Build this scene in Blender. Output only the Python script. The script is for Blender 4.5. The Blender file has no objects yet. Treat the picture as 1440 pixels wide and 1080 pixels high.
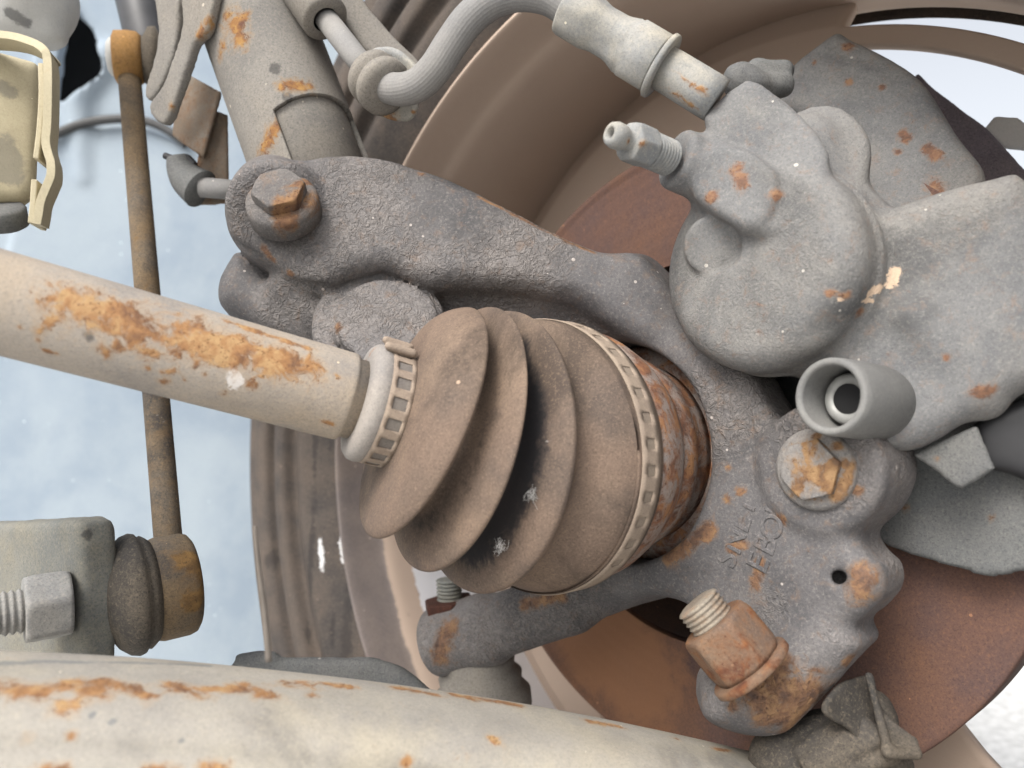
import bpy, bmesh, math, random
import numpy as np
from mathutils import Vector, Matrix
random.seed(5); np.random.seed(5)
S = bpy.context.scene
C = S.collection
# ------------------------------------------------------------------ camera, sky, sun, exposure
F = 1080.0                      # focal length in pixels of the 1440 wide photograph
OFF = np.array([0, 0, 320.0])   # camera height over the ground, mm
cam = bpy.data.cameras.new('camera'); camo = bpy.data.objects.new('camera', cam); C.objects.link(camo)
camo.location = Vector(OFF * .001); camo.rotation_euler = (math.radians(90), 0, 0)
cam.sensor_width = 36; cam.lens = 27; cam.clip_start = .01; cam.clip_end = 500
cam.dof.use_dof = True; cam.dof.focus_distance = .255; cam.dof.aperture_fstop = 10
S.camera = camo
SUN_EL, SUN_AZ = math.radians(48), math.radians(212)     # azimuth from +Y clockwise: behind the camera, from the left
w = bpy.data.worlds.new('World'); S.world = w; w.use_nodes = True
nt = w.node_tree; bg = nt.nodes['Background']
sk = nt.nodes.new('ShaderNodeTexSky'); sk.sky_type = 'NISHITA'; sk.sun_disc = False
sk.sun_elevation = SUN_EL; sk.sun_rotation = SUN_AZ; sk.dust_density = 6.0; sk.air_density = 1.0; sk.ozone_density = .6
hs_ = nt.nodes.new('ShaderNodeHueSaturation'); hs_.inputs['Saturation'].default_value = .25      # thin white overcast
nt.links.new(sk.outputs[0], hs_.inputs['Color']); nt.links.new(hs_.outputs[0], bg.inputs[0]); bg.inputs[1].default_value = .15
sun = bpy.data.lights.new('sun', 'SUN'); sun.energy = 1.25; sun.angle = math.radians(24); sun.color = (1, .95, .88)
so = bpy.data.objects.new('sun', sun); C.objects.link(so)
d_ = Vector((math.sin(SUN_AZ) * math.cos(SUN_EL), math.cos(SUN_AZ) * math.cos(SUN_EL), math.sin(SUN_EL)))
so.rotation_euler = d_.to_track_quat('Z', 'Y').to_euler(); so.location = (0, 0, 3)
S.view_settings.view_transform = 'Standard'; S.view_settings.look = 'None'; S.view_settings.gamma = 1
S.view_settings.exposure = .93

# ------------------------------------------------------------------ geometry helpers (all lengths in mm, x right, y away, z up)
def A(*v): return np.array(v, float)
def nrm(v): v = np.asarray(v, float); return v / np.linalg.norm(v)
def at(px, py, d): return A((px - 720) / F * d, d, (540 - py) / F * d)
def ray(px, py): return A((px - 720) / F, 1, (540 - py) / F)
def onplane(px, py, o, n): r = ray(px, py); return r * (o @ n) / (r @ n)
az = math.radians(46.5)
H = nrm((math.sin(az), math.cos(az), -.04))      # hub axis, outboard
U = nrm((H[1], -H[0], 0)); V = np.cross(U, H)
C0 = at(747, 640, 250)                            # centre of the large boot clamp
def W(t, a=0, b=0): return C0 + t * H + a * U + b * V
def onhub(px, py, t): return onplane(px, py, C0 + t * H, H)
def basis(d):
    d = nrm(d); a = A(0, 0, 1) if abs(d[2]) < .9 else A(1, 0, 0)
    x = nrm(np.cross(a, d)); return x, np.cross(d, x)
def cat(pts, n=8, closed=False):
    P = np.asarray(pts, float); m = len(P); out = []
    for i in range(m if closed else m - 1):
        if closed: p0, p1, p2, p3 = P[i - 1], P[i], P[(i + 1) % m], P[(i + 2) % m]
        else: p0, p1, p2, p3 = P[max(i - 1, 0)], P[i], P[i + 1], P[min(i + 2, m - 1)]
        for k in range(n):
            t = k / n
            out.append(.5 * (2 * p1 + (p2 - p0) * t + (2 * p0 - 5 * p1 + 4 * p2 - p3) * t * t + (3 * p1 - p0 - 3 * p2 + p3) * t ** 3))
    if not closed: out.append(P[-1])
    return np.array(out)

# ------------------------------------------------------------------ objects
def tag(o, label, cat_, group=None, kind=None):
    if label: o['label'] = label
    if cat_: o['category'] = cat_
    if group: o['group'] = group
    if kind: o['kind'] = kind
    return o
ORG = {}
def thing(name, label, cat_, base, group=None):
    o = bpy.data.objects.new(name, None); C.objects.link(o); o.empty_display_size = .02
    o.location = Vector((base + OFF) * .001); ORG[o.name] = np.array(base, float)
    return tag(o, label, cat_, group)
def paintmask(v, spots):
    m = np.zeros(len(v), np.float32)
    for s in spots:
        if len(s) == 3: x0, y0, r = s; x1, y1 = x0, y0
        else: x0, y0, x1, y1, r = s
        e = []
        for (x, y) in ((x0, y0), (x1, y1)):
            rr = nrm(ray(x, y)); al = v @ rr; pd = np.linalg.norm(v - al[:, None] * rr, axis=1)
            c = np.where(pd < max(2.5, pd.min() * 1.3 + .01))[0]
            e.append(v[c[np.argmin(al[c])]])
        a, b = e; ab = b - a; L = ab @ ab
        t = np.clip((v - a) @ ab / L, 0, 1) if L > 1e-6 else np.zeros(len(v))
        d = np.linalg.norm(v - a - t[:, None] * ab, axis=1) / (r / F * a[1])
        m = np.maximum(m, np.clip(1.2 - .72 * d, 0, 1.05))
    return m
def part(name, geo, mat, parent=None, rust=(), dark=(), light=(), smooth=True, label=None, base=None, bevel=0, solid=0, off=-1):
    v, f = geo
    v = np.asarray(v, float)
    me = bpy.data.meshes.new(name)
    if parent is not None: o0 = ORG[parent.name]
    else: o0 = v.mean(0) if base is None else base
    me.from_pydata(((v - o0) * .001).tolist(), [], f if isinstance(f, list) else f.tolist())
    me.update()
    for nm, sp in (('rust', rust), ('dark', dark), ('light', light)):
        if isinstance(sp, float) or len(sp):
            at_ = me.attributes.new(nm, 'FLOAT', 'POINT'); at_.data.foreach_set('value', np.asarray(sp, np.float32) if isinstance(sp, np.ndarray) else np.full(len(v), sp, np.float32) if isinstance(sp, float) else paintmask(v, sp))
    if smooth: me.polygons.foreach_set('use_smooth', [True] * len(me.polygons))
    me.materials.append(mat)
    o = bpy.data.objects.new(name, me); C.objects.link(o)
    ORG[o.name] = o0
    if parent is not None: o.parent = parent
    else: o.location = Vector((o0 + OFF) * .001)
    if label: o['label'] = label
    if solid:
        m = o.modifiers.new('s', 'SOLIDIFY'); m.thickness = solid * .001; m.offset = off
    if bevel:
        m = o.modifiers.new('b', 'BEVEL'); m.width = bevel * .001; m.segments = 3; m.limit_method = 'ANGLE'; m.angle_limit = .6
        if not smooth: me.polygons.foreach_set('use_smooth', [True] * len(me.polygons)); 
        m.harden_normals = True
    return o
def join(*gs):
    vs, fs, n = [], [], 0
    for v, f in gs:
        vs.append(np.asarray(v, float)); fs += [[i + n for i in q] for q in (f if isinstance(f, list) else f.tolist())]; n += len(v)
    return np.vstack(vs), fs
def rings(cs, ax, rs, n=64, cap=(1, 1), rmod=None, ph0=0.0):
    """rings of radius rs around centres cs facing ax, joined to a skin"""
    cs = np.asarray(cs, float); m = len(cs); ax = np.asarray(ax, float)
    if ax.ndim == 1: ax = np.repeat(ax[None], m, 0)
    x, _ = basis(ax[0]); ph = np.linspace(0, 2 * np.pi, n, endpoint=False) + ph0; vs = []
    for i in range(m):
        d = nrm(ax[i]); x = nrm(x - (x @ d) * d); y = np.cross(d, x)
        r = rs[i] * (1 if rmod is None else rmod(ph, i))
        vs.append(cs[i] + (np.cos(ph) * r)[:, None] * x + (np.sin(ph) * r)[:, None] * y)
    v = np.vstack(vs); f = []
    for i in range(m - 1):
        for j in range(n):
            k = (j + 1) % n; f.append([i * n + j, i * n + k, (i + 1) * n + k, (i + 1) * n + j])
    if cap[0]: f.append([j for j in range(n)][::-1])
    if cap[1]: f.append([(m - 1) * n + j for j in range(n)])
    return v, f
def lathe(o, d, prof, n=64, cap=(1, 1), **k):
    o = np.asarray(o, float); d = nrm(d)
    return rings([o + d * t for t, r in prof], d, [r for t, r in prof], n, cap, **k)
def tube(path, rs, n=24, cap=(1, 1), rmod=None):
    P = np.asarray(path, float); T = np.gradient(P, axis=0)
    if np.isscalar(rs): rs = [rs] * len(P)
    return rings(P, T, rs, n, cap, rmod)
def hexprism(o, d, r, h, ang=0.0, n=6):
    x, y = basis(d); d = nrm(d); v = []
    for k in (0, 1):
        for i in range(n):
            a = ang + 2 * math.pi * i / n; v.append(o + d * h * k + r * (math.cos(a) * x + math.sin(a) * y))
    f = [[i, (i + 1) % n, (i + 1) % n + n, i + n] for i in range(n)] + [list(range(n))[::-1], list(range(n, 2 * n))]
    return np.array(v), f
def hexnut(o, d, r, h, ang=0.0, cut=.86):
    """hexagon with turned (chamfered) corners at both ends"""
    x, y = basis(d); d = nrm(d); v = []; n = 48; f = []
    def hr(a): return r * math.cos(math.pi / 6) / math.cos((a % (math.pi / 3)) - math.pi / 6)
    rows = [(0, 0), (.0, .90), (.09, .97), (.2, 1.05), (.8, 1.05), (.9, .975), (.98, .9), (1., .84), (1., 0)]
    for (t, lim) in rows:
        for i in range(n):
            a = 2 * math.pi * i / n; q = min(hr(a), r * lim); v.append(o + d * h * t + q * (math.cos(a + ang) * x + math.sin(a + ang) * y))
    for i in range(len(rows) - 1):
        for j in range(n): k = (j + 1) % n; f.append([i * n + j, i * n + k, (i + 1) * n + k, (i + 1) * n + j])
    return np.array(v), f
def thread(o, d, r, L, pitch, n=40):
    m = int(L / pitch * 4); prof = [(0, r * .8)]
    for i in range(m + 1): prof.append((.3 + i * pitch / 4, r - (.0, .22, .5, .22)[i % 4] * pitch))
    prof.append((L + .5, r * .75))
    return lathe(o, d, prof, n)

# ------------------------------------------------------------------ signed distance modelling of castings and plates
class Pr: pass
def capsule(a, b, ra, rb=None):
    rb = ra if rb is None else rb; p = Pr(); a = np.asarray(a, float); b = np.asarray(b, float); R = max(ra, rb)
    p.lo = np.minimum(a, b) - R; p.hi = np.maximum(a, b) + R; ab = b - a; L = max(ab @ ab, 1e-9)
    def f(X, Y, Z):
        t = np.clip(((X - a[0]) * ab[0] + (Y - a[1]) * ab[1] + (Z - a[2]) * ab[2]) / L, 0, 1)
        return np.sqrt((X - a[0] - t * ab[0]) ** 2 + (Y - a[1] - t * ab[1]) ** 2 + (Z - a[2] - t * ab[2]) ** 2) - (ra + (rb - ra) * t)
    p.f = f; return p
def cyl(a, b, r, rd=1.0):
    p = Pr(); a = np.asarray(a, float); b = np.asarray(b, float); d = nrm(b - a); L = np.linalg.norm(b - a); m = (a + b) / 2
    e = r * np.sqrt(np.clip(1 - d * d, 0, 1)) + np.abs(d) * L / 2; p.lo = m - e; p.hi = m + e
    def f(X, Y, Z):
        X = X - m[0]; Y = Y - m[1]; Z = Z - m[2]; t = X * d[0] + Y * d[1] + Z * d[2]
        q = np.sqrt(np.maximum(X * X + Y * Y + Z * Z - t * t, 0)) - r + rd; t = np.abs(t) - L / 2 + rd
        return np.minimum(np.maximum(q, t), 0) + np.sqrt(np.maximum(q, 0) ** 2 + np.maximum(t, 0) ** 2) - rd
    p.f = f; return p
def prism(pix, d, T, rd=3, n=(0, -1, 0), sm=5, anchor=None, hubt=None, pts=None):
    """outline (as seen in the photograph) on a plane facing n at distance d, T thick, with rounded edges"""
    n = nrm(n)
    if pts is not None: o = A(0, 0, 0)
    elif hubt is not None: n = -H; o = C0 + hubt * H
    else:
        ax, ay = anchor if anchor is not None else np.mean(np.array(pix, float), 0); o = at(ax, ay, d)
    P3 = np.array([onplane(x, y, o, n) for x, y in pix]) if pts is None else np.array(pts, float)
    ex, ey = basis(n); o = P3.mean(0); P = np.stack([(P3 - o) @ ex, (P3 - o) @ ey], 1)
    if sm > 1: P = cat(P, sm, True)
    mg = 14.0; lo = P.min(0) - mg; hi = P.max(0) + mg; st = max(.8, (hi - lo).max() / 420)
    gx = np.arange(lo[0], hi[0] + st, st); gy = np.arange(lo[1], hi[1] + st, st); GX, GY = np.meshgrid(gx, gy, indexing='ij')
    D = np.full(GX.shape, 1e9); ins = np.zeros(GX.shape, bool)
    for i in range(len(P)):
        a, b = P[i - 1], P[i]; e = b - a; L = max(e @ e, 1e-9)
        t = np.clip(((GX - a[0]) * e[0] + (GY - a[1]) * e[1]) / L, 0, 1)
        D = np.minimum(D, (GX - a[0] - t * e[0]) ** 2 + (GY - a[1] - t * e[1]) ** 2)
        if abs(e[1]) > 1e-9: ins ^= ((a[1] > GY) != (b[1] > GY)) & (GX < e[0] * (GY - a[1]) / e[1] + a[0])
    D = (np.sqrt(D) * np.where(ins, -1, 1)).astype(np.float32)
    p = Pr(); Q = np.vstack([P3, P3 - n * T, (o + P[:, :1] * ex + P[:, 1:] * ey), (o + P[:, :1] * ex + P[:, 1:] * ey) - n * T]); p.lo = Q.min(0); p.hi = Q.max(0)
    def f(X, Y, Z):
        X = X - o[0]; Y = Y - o[1]; Z = Z - o[2]
        i = np.clip((X * ex[0] + Y * ex[1] + Z * ex[2] - lo[0]) / st, 0, len(gx) - 1.01); j = np.clip((X * ey[0] + Y * ey[1] + Z * ey[2] - lo[1]) / st, 0, len(gy) - 1.01)
        i0 = i.astype(np.int32); j0 = j.astype(np.int32); i = i - i0; j = j - j0
        d2 = (D[i0, j0] * (1 - i) + D[i0 + 1, j0] * i) * (1 - j) + (D[i0, j0 + 1] * (1 - i) + D[i0 + 1, j0 + 1] * i) * j + rd
        t = np.abs(X * n[0] + Y * n[1] + Z * n[2] + T / 2) - T / 2 + rd
        return np.minimum(np.maximum(d2, t), 0) + np.sqrt(np.maximum(d2, 0) ** 2 + np.maximum(t, 0) ** 2) - rd
    p.f = f; return p
def sdf(ops, res=1.2, bumpy=0.25):
    """ops: (sign, primitive, blend). Smooth union / subtraction on a grid, then surface nets"""
    lo = np.min([p.lo for s, p, k in ops if s > 0], 0) - 4; hi = np.max([p.hi for s, p, k in ops if s > 0], 0) + 4
    gx, gy, gz = [np.arange(lo[i], hi[i] + res, res, dtype=np.float32) for i in range(3)]
    G = np.full((len(gx), len(gy), len(gz)), 20, np.float32)
    for s, p, k in ops:
        k = max(k, .01); m = k + 5
        sl = [slice(max(0, int((p.lo[i] - m - lo[i]) / res)), max(1, int((p.hi[i] + m - lo[i]) / res) + 2)) for i in range(3)]
        X = gx[sl[0]][:, None, None]; Y = gy[sl[1]][None, :, None]; Z = gz[sl[2]][None, None, :]
        if min(X.size, Y.size, Z.size) == 0: continue
        d = p.f(X, Y, Z).astype(np.float32); g = G[sl[0], sl[1], sl[2]]
        if s < 0: d = -d; hh = np.clip(.5 - .5 * (g - d) / k, 0, 1); r = g * (1 - hh) + d * hh + k * hh * (1 - hh)
        else: hh = np.clip(.5 + .5 * (g - d) / k, 0, 1); r = g * (1 - hh) + d * hh - k * hh * (1 - hh)
        G[sl[0], sl[1], sl[2]] = r
    if bumpy:
        X = gx[:, None, None]; Y = gy[None, :, None]; Z = gz[None, None, :]
        G += bumpy * (np.sin(X * .31 + 1.3 * np.sin(Y * .17)) * np.sin(Z * .27 + np.sin(X * .19)) + .6 * np.sin(X * .73 + Z * .61 + 2 * np.sin(Y * .4)) * np.sin(Y * .67 - Z * .5))
    s = G < 0
    c = np.zeros(tuple(np.array(G.shape) - 1), np.int8)
    for a in (0, 1):
        for b in (0, 1):
            for e in (0, 1): c += s[a:a + c.shape[0], b:b + c.shape[1], e:e + c.shape[2]]
    I = np.argwhere((c > 0) & (c < 8)); idx = np.full(c.shape, -1, np.int32); idx[tuple(I.T)] = np.arange(len(I))
    acc = np.zeros((len(I), 3)); cnt = np.zeros(len(I))
    E_ = [((a, b, e), ax) for ax in range(3) for (a, b, e) in [(x, y, z) for x in (0, 1) for y in (0, 1) for z in (0, 1)] if (a, b, e)[ax] == 0]
    for o0, ax in E_:
        o1 = list(o0); o1[ax] = 1; o1 = tuple(o1)
        g0 = G[tuple((I + o0).T)]; g1 = G[tuple((I + o1).T)]; m = (g0 < 0) != (g1 < 0); t = np.where(m, g0 / np.where(m, g0 - g1, 1), 0)
        q = np.array(o0) + np.zeros((len(I), 3)); q[:, ax] += t
        acc[m] += q[m]; cnt[m] += 1
    v = (I + acc / cnt[:, None]) * res + lo
    fs = []
    for ax in range(3):
        b, e = [(1, 2), (2, 0), (0, 1)][ax]
        sl0 = [slice(1, -1)] * 3; sl1 = [slice(1, -1)] * 3; sl0[ax] = slice(0, -1); sl1[ax] = slice(1, None)
        m = s[tuple(sl0)] != s[tuple(sl1)]; J = np.argwhere(m); off = np.ones(3, int); off[ax] = 0; J = J + off
        neg = s[tuple(J.T)]
        def ci(db, de): K = J.copy(); K[:, b] -= db; K[:, e] -= de; return idx[tuple(K.T)]
        q = np.stack([ci(1, 1), ci(0, 1), ci(0, 0), ci(1, 0)], 1); q[~neg] = q[~neg][:, ::-1]
        fs.append(q)
    return v, np.vstack(fs)

# ------------------------------------------------------------------ materials
def lin(c, k=.74): return tuple(k * (((x / 255 + .055) / 1.055) ** 2.4 if x > 10 else x / 255 / 12.92) for x in c)
class NT:
    def __init__(s, name):
        s.m = bpy.data.materials.new(name); s.m.use_nodes = True; s.t = s.m.node_tree; s.b = s.t.nodes['Principled BSDF']
        s.co = s.t.nodes.new('ShaderNodeTexCoord').outputs['Object']
    def L(s, a, b): s.t.links.new(a, b)
    def noise(s, scale, detail=4, dist=0, rough=.55, co=None):
        n = s.t.nodes.new('ShaderNodeTexNoise'); n.inputs['Scale'].default_value = scale; n.inputs['Detail'].default_value = detail
        n.inputs['Roughness'].default_value = rough; n.inputs['Distortion'].default_value = dist; s.L(co or s.co, n.inputs['Vector']); return n.outputs[0]
    def math(s, op, a, b=None, clamp=False):
        n = s.t.nodes.new('ShaderNodeMath'); n.operation = op; n.use_clamp = clamp
        for i, x in enumerate((a, b)):
            if x is None: continue
            if isinstance(x, (int, float)): n.inputs[i].default_value = x
            else: s.L(x, n.inputs[i])
        return n.outputs[0]
    def step(s, x, a, b):
        n = s.t.nodes.new('ShaderNodeMapRange'); n.interpolation_type = 'SMOOTHSTEP'
        n.inputs[1].default_value = a; n.inputs[2].default_value = b; s.L(x, n.inputs[0]); return n.outputs[0]
    def mix(s, f, a, b, mode='MIX'):
        n = s.t.nodes.new('ShaderNodeMix'); n.data_type = 'RGBA'; n.blend_type = mode
        for i, x in ((0, f), (6, a), (7, b)):
            if isinstance(x, (int, float)): n.inputs[i].default_value = x
            elif isinstance(x, tuple): n.inputs[i].default_value = (*x, 1)
            else: s.L(x, n.inputs[i])
        return n.outputs[2]
    def ramp(s, x, cols):
        n = s.t.nodes.new('ShaderNodeValToRGB'); e = n.color_ramp.elements
        for i, (p, c) in enumerate(cols):
            q = e[i] if i < 2 else e.new(p)
            q.position = p; q.color = (*c, 1)
        s.L(x, n.inputs[0]); return n.outputs[0]
    def attr(s, n): a = s.t.nodes.new('ShaderNodeAttribute'); a.attribute_name = n; return a.outputs['Fac']
def grime(name, base, alt, dust, dust_amt=.5, rough=.85, crackle=0, crs=420, grain=.5, rust=0.0, metal=0, speck=.35, spec=.25,
          rustcols=((70, 38, 24), (134, 78, 40), (178, 122, 60)), dscale=22, darkc=(38, 38, 42), lightc=(225, 220, 215), rn=160, blot=40, bump=1.0, darka=.6, spk=1000, grease=0, grit=.1):
    m = NT(name); base, alt, dust = lin(base), lin(alt), lin(dust)
    n1 = m.noise(blot, 6); c = m.mix(m.step(n1, .38, .64), base, alt)
    n2 = m.noise(dscale, 9, .3, .62); c = m.mix(m.math('MULTIPLY', m.step(n2, .40, .66), dust_amt), c, dust)
    if grease: c = m.mix(m.math('MULTIPLY', m.step(m.noise(grease, 6, .6, .6), .48, .66), .75), c, tuple(x * .5 for x in alt))
    n4 = m.noise(1700, 3, 0, .7)
    h = m.math('MULTIPLY', n4, grain * .35)
    if crackle:
        n3 = m.noise(crs, 3.5, .9, .55); n3b = m.noise(crs * .45, 2, 1.2)
        rg = m.math('SUBTRACT', 1, m.math('MULTIPLY', m.math('ABSOLUTE', m.math('SUBTRACT', n3, .5)), 11), True)
        rg2 = m.math('SUBTRACT', 1, m.math('MULTIPLY', m.math('ABSOLUTE', m.math('SUBTRACT', n3b, .5)), 9), True)
        k = m.step(m.noise(22, 4), .42, .6); rr = m.math('MULTIPLY', m.math('ADD', m.math('MULTIPLY', rg, .7), m.math('MULTIPLY', rg2, .35)), k)
        c = m.mix(m.math('MULTIPLY', rr, .42 * crackle), c, dust)
        h = m.math('ADD', h, m.math('MULTIPLY', rr, .9 * crackle))
    h = m.math('ADD', h, m.math('MULTIPLY', m.noise(260, 5), .55 * grain))
    if speck:
        n6 = m.noise(spk, 5, .4, .75)
        c = m.mix(m.math('MULTIPLY', m.step(n4, .50, .66), min(1, speck * 1.3)), c, tuple(x * .42 for x in alt))
        c = m.mix(m.math('MULTIPLY', m.step(n6, .50, .68), min(1, speck * 1.2)), c, tuple(min(1, x * 1.30) for x in dust))
        c = m.mix(m.math('MULTIPLY', m.step(n6, .48, .32), min(1, speck * 1.1)), c, tuple(x * .55 for x in alt))
    if grit:
        vo = m.t.nodes.new('ShaderNodeTexVoronoi'); vo.inputs['Scale'].default_value = 230; m.L(m.co, vo.inputs['Vector'])
        sx = m.t.nodes.new('ShaderNodeSeparateColor'); m.L(vo.outputs['Color'], sx.inputs[0])
        gm = m.math('MULTIPLY', m.math('LESS_THAN', vo.outputs['Distance'], m.math('MULTIPLY', sx.outputs[1], .16)), m.math('GREATER_THAN', sx.outputs[0], 1 - grit))
        c = m.mix(m.math('MULTIPLY', gm, .8), c, tuple(min(.85, x * 1.9) for x in dust)); h = m.math('ADD', h, m.math('MULTIPLY', gm, .8))
    dk = m.step(m.math('ADD', m.attr('dark'), m.math('MULTIPLY', m.math('SUBTRACT', m.noise(rn * 1.5, 8, .5, .7), .5), 1.6)), .3, .75)
    c = m.mix(m.math('MULTIPLY', dk, darka), c, lin(darkc))
    lt = m.step(m.math('ADD', m.attr('light'), m.math('MULTIPLY', m.math('SUBTRACT', m.noise(rn * 2.5, 6, 1, .7), .5), 2.2)), .4, .68)
    c = m.mix(m.math('MULTIPLY', lt, .9), c, lin(lightc))
    n5 = m.noise(rn * 1.4, 10, .5, .72)
    rm0 = m.math('ADD', m.math('ADD', m.attr('rust'), m.math('MULTIPLY', m.math('SUBTRACT', n5, .5), 2.7)), rust)
    rm = m.step(rm0, .38, .80); halo = m.math('MULTIPLY', m.step(rm0, .05, .5), .45)
    rc = m.ramp(m.noise(rn * 1.3, 7, .5, .65), ((.36, lin(rustcols[0])), (.5, lin(rustcols[1])), (.62, lin(rustcols[2]))))
    c = m.mix(halo, c, tuple(.5 * x + .5 * y for x, y in zip(lin(rustcols[2]), base)));
    pit = m.math('MULTIPLY', m.step(m.noise(900, 4, .3, .7), .56, .66), m.math('ADD', m.math('MULTIPLY', m.step(rm0, .1, .6), .75), .06 if rust > -5 else 0)); c = m.mix(pit, c, lin(rustcols[0]))
    rc = m.mix(pit, rc, lin(rustcols[0])); c = m.mix(m.math('MULTIPLY', rm, .88), c, rc)
    h = m.math('ADD', h, m.math('MULTIPLY', rm, m.math('MULTIPLY', m.noise(700, 4), .35)))
    bp = m.t.nodes.new('ShaderNodeBump'); bp.inputs['Strength'].default_value = .8 * bump; bp.inputs['Distance'].default_value = .0007
    m.L(h, bp.inputs['Height']); m.L(bp.outputs[0], m.b.inputs['Normal'])
    m.L(c, m.b.inputs['Base Color']); m.L(m.math('ADD', m.math('MULTIPLY', n2, .35), rough - .18), m.b.inputs['Roughness']); m.b.inputs['Metallic'].default_value = metal
    m.b.inputs['Specular IOR Level'].default_value = spec
    return m.m
def plain(name, col, rough=.7, metal=0):
    m = NT(name); c = lin(col); n = m.noise(120, 6)
    m.L(m.mix(m.step(n, .35, .7), c, tuple(x * .7 for x in c)), m.b.inputs['Base Color']); m.b.inputs['Roughness'].default_value = rough; m.b.inputs['Metallic'].default_value = metal
    return m.m
ORANGE = ((110, 74, 50), (160, 114, 70), (184, 148, 102))
BROWN = ((78, 56, 46), (122, 88, 62), (150, 114, 78))
CAST = grime('dusty_cast_iron', (104, 102, 103), (84, 83, 85), (146, 139, 134), .5, grease=15, spec=.4, crackle=1.15, crs=330, speck=.3, rough=.74, grain=.7, rustcols=BROWN)
CASTB = grime('dusty_iron_bolt', (112, 108, 106), (94, 92, 92), (148, 141, 135), .5, crackle=.4, crs=500, speck=.3, grain=.7, rust=.02, rn=110, rustcols=BROWN)
CALM = grime('dusty_caliper_iron', (124, 124, 124), (104, 105, 107), (154, 150, 143), .6, grease=13, spec=.4, crackle=.38, crs=480, grain=.9, speck=.25, rustcols=((92, 66, 54), (130, 92, 68), (156, 118, 86)), lightc=(228, 200, 172))
SHAFT = grime('painted_shaft', (170, 161, 150), (150, 144, 138), (186, 168, 144), .6, grain=.7, rustcols=ORANGE, rust=-.22, rn=130, speck=.22)
ARM = grime('beige_control_arm', (171, 166, 157), (156, 152, 146), (187, 178, 158), .7, grain=.5, grease=12, rustcols=ORANGE, rust=-.2, rn=110, darkc=(110, 116, 120), speck=.2)
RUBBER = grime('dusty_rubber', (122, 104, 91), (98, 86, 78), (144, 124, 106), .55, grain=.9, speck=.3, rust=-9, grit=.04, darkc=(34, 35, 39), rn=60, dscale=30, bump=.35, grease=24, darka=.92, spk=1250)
CLAMP = grime('dusty_clamp_band', (160, 144, 129), (148, 133, 120), (170, 154, 136), .5, grain=.5, rust=-.3, speck=.2)
NECK2 = grime('slot_grey', (128, 122, 116), (116, 110, 106), (140, 132, 122), .5, rust=-9, speck=.2)
LINER = grime('slot_tan', (150, 137, 123), (140, 127, 115), (160, 146, 130), .5, rust=-9, speck=.2)
NECK = grime('grey_neck', (158, 153, 149), (142, 138, 135), (174, 165, 154), .5, grain=.9, rust=-.25, speck=.2)
RUSTY = grime('heavy_rust', (150, 146, 144), (128, 116, 112), (165, 155, 145), .4, grain=.8, rust=.58, rn=95, rustcols=((84, 58, 48), (138, 90, 60), (168, 120, 78)))
DISC = grime('rusted_disc', (106, 80, 70), (96, 76, 72), (126, 92, 70), .7, grain=.4, rust=-9, dscale=14, darkc=(150, 108, 78), rn=30, darka=.7)
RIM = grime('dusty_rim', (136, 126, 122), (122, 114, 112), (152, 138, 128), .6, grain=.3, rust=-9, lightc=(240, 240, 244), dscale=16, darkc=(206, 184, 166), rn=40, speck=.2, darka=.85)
TYRE = grime('dusty_tyre', (94, 86, 80), (74, 70, 68), (112, 100, 90), .6, grain=.5, rust=-9, dscale=30, darkc=(50, 48, 48), lightc=(235, 235, 235))
SHIELD = grime('grey_shield', (108, 110, 110), (98, 100, 102), (124, 122, 118), .5, grain=.4, rust=-.3, rustcols=BROWN)
BLACK = plain('dark_rubber', (40, 40, 43), .6)
VOID = plain('dark_hollow', (16, 16, 18), .9)  # near-black that paints in the darkness of holes and bores
DUSTBLK = grime('dust_on_black_rubber', (62, 60, 58), (78, 74, 70), (112, 102, 88), .6, grain=.8, speck=.5, rust=-9)
GREYR = grime('grey_hose_rubber', (140, 139, 138), (126, 126, 126), (158, 154, 148), .5, grain=.3, rust=-9, speck=.15)
FIT = grime('dusty_plated_fitting', (160, 161, 160), (134, 137, 139), (186, 178, 160), .7, grain=.7, rust=-.2, rustcols=ORANGE, speck=.22)
STRUT = grime('grey_strut_paint', (136, 132, 126), (122, 119, 115), (150, 142, 130), .5, grain=.4, rust=-.25, rustcols=((92, 56, 40), (140, 96, 50), (168, 128, 70)))
LINK = grime('rusty_link_rod', (104, 96, 86), (64, 64, 66), (134, 112, 82), .7, grain=.9, blot=70, rust=.1, rustcols=((86, 66, 46), (120, 92, 56), (142, 110, 66)), rn=110)
RBRK = grime('rusty_sheet', (132, 118, 104), (150, 144, 136), (140, 118, 94), .6, grain=.6, rust=.26, rustcols=((84, 54, 40), (118, 76, 48), (148, 104, 66)), rn=70)
BARE = grime('grey_bar_end', (128, 128, 122), (110, 114, 114), (146, 138, 118), .6, grain=.5, rust=-.3)
NUTM = grime('dusty_nut', (160, 160, 158), (148, 148, 148), (176, 170, 158), .5, grain=.8, rust=-.3)
BEIGE = grime('beige_chassis_paint', (196, 186, 158), (186, 176, 150), (206, 196, 166), .5, grain=.3, rust=-.3, darkc=(120, 118, 112), speck=.12)
WHITE = grime('white_paint', (200, 200, 198), (188, 190, 190), (206, 202, 192), .5, grain=.2, rust=-9, speck=.1)
PANEL = grime('pale_blue_panel', (147, 161, 175), (157, 170, 182), (173, 184, 192), .7, grain=.2, rust=-9, dscale=9, blot=22, speck=.1, bump=.5)
SILVER = plain('silver_pin', (172, 172, 168), .5, .2)
WEB = plain('cobweb_thread', (220, 218, 214), .8)
GROUND = plain('pale_concrete', (232, 232, 230), .9)
ORANGECUP = grime('orange_rust_cup', (150, 112, 66), (128, 98, 62), (168, 128, 76), .6, grain=.6, rust=.3, rustcols=ORANGE)

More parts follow.
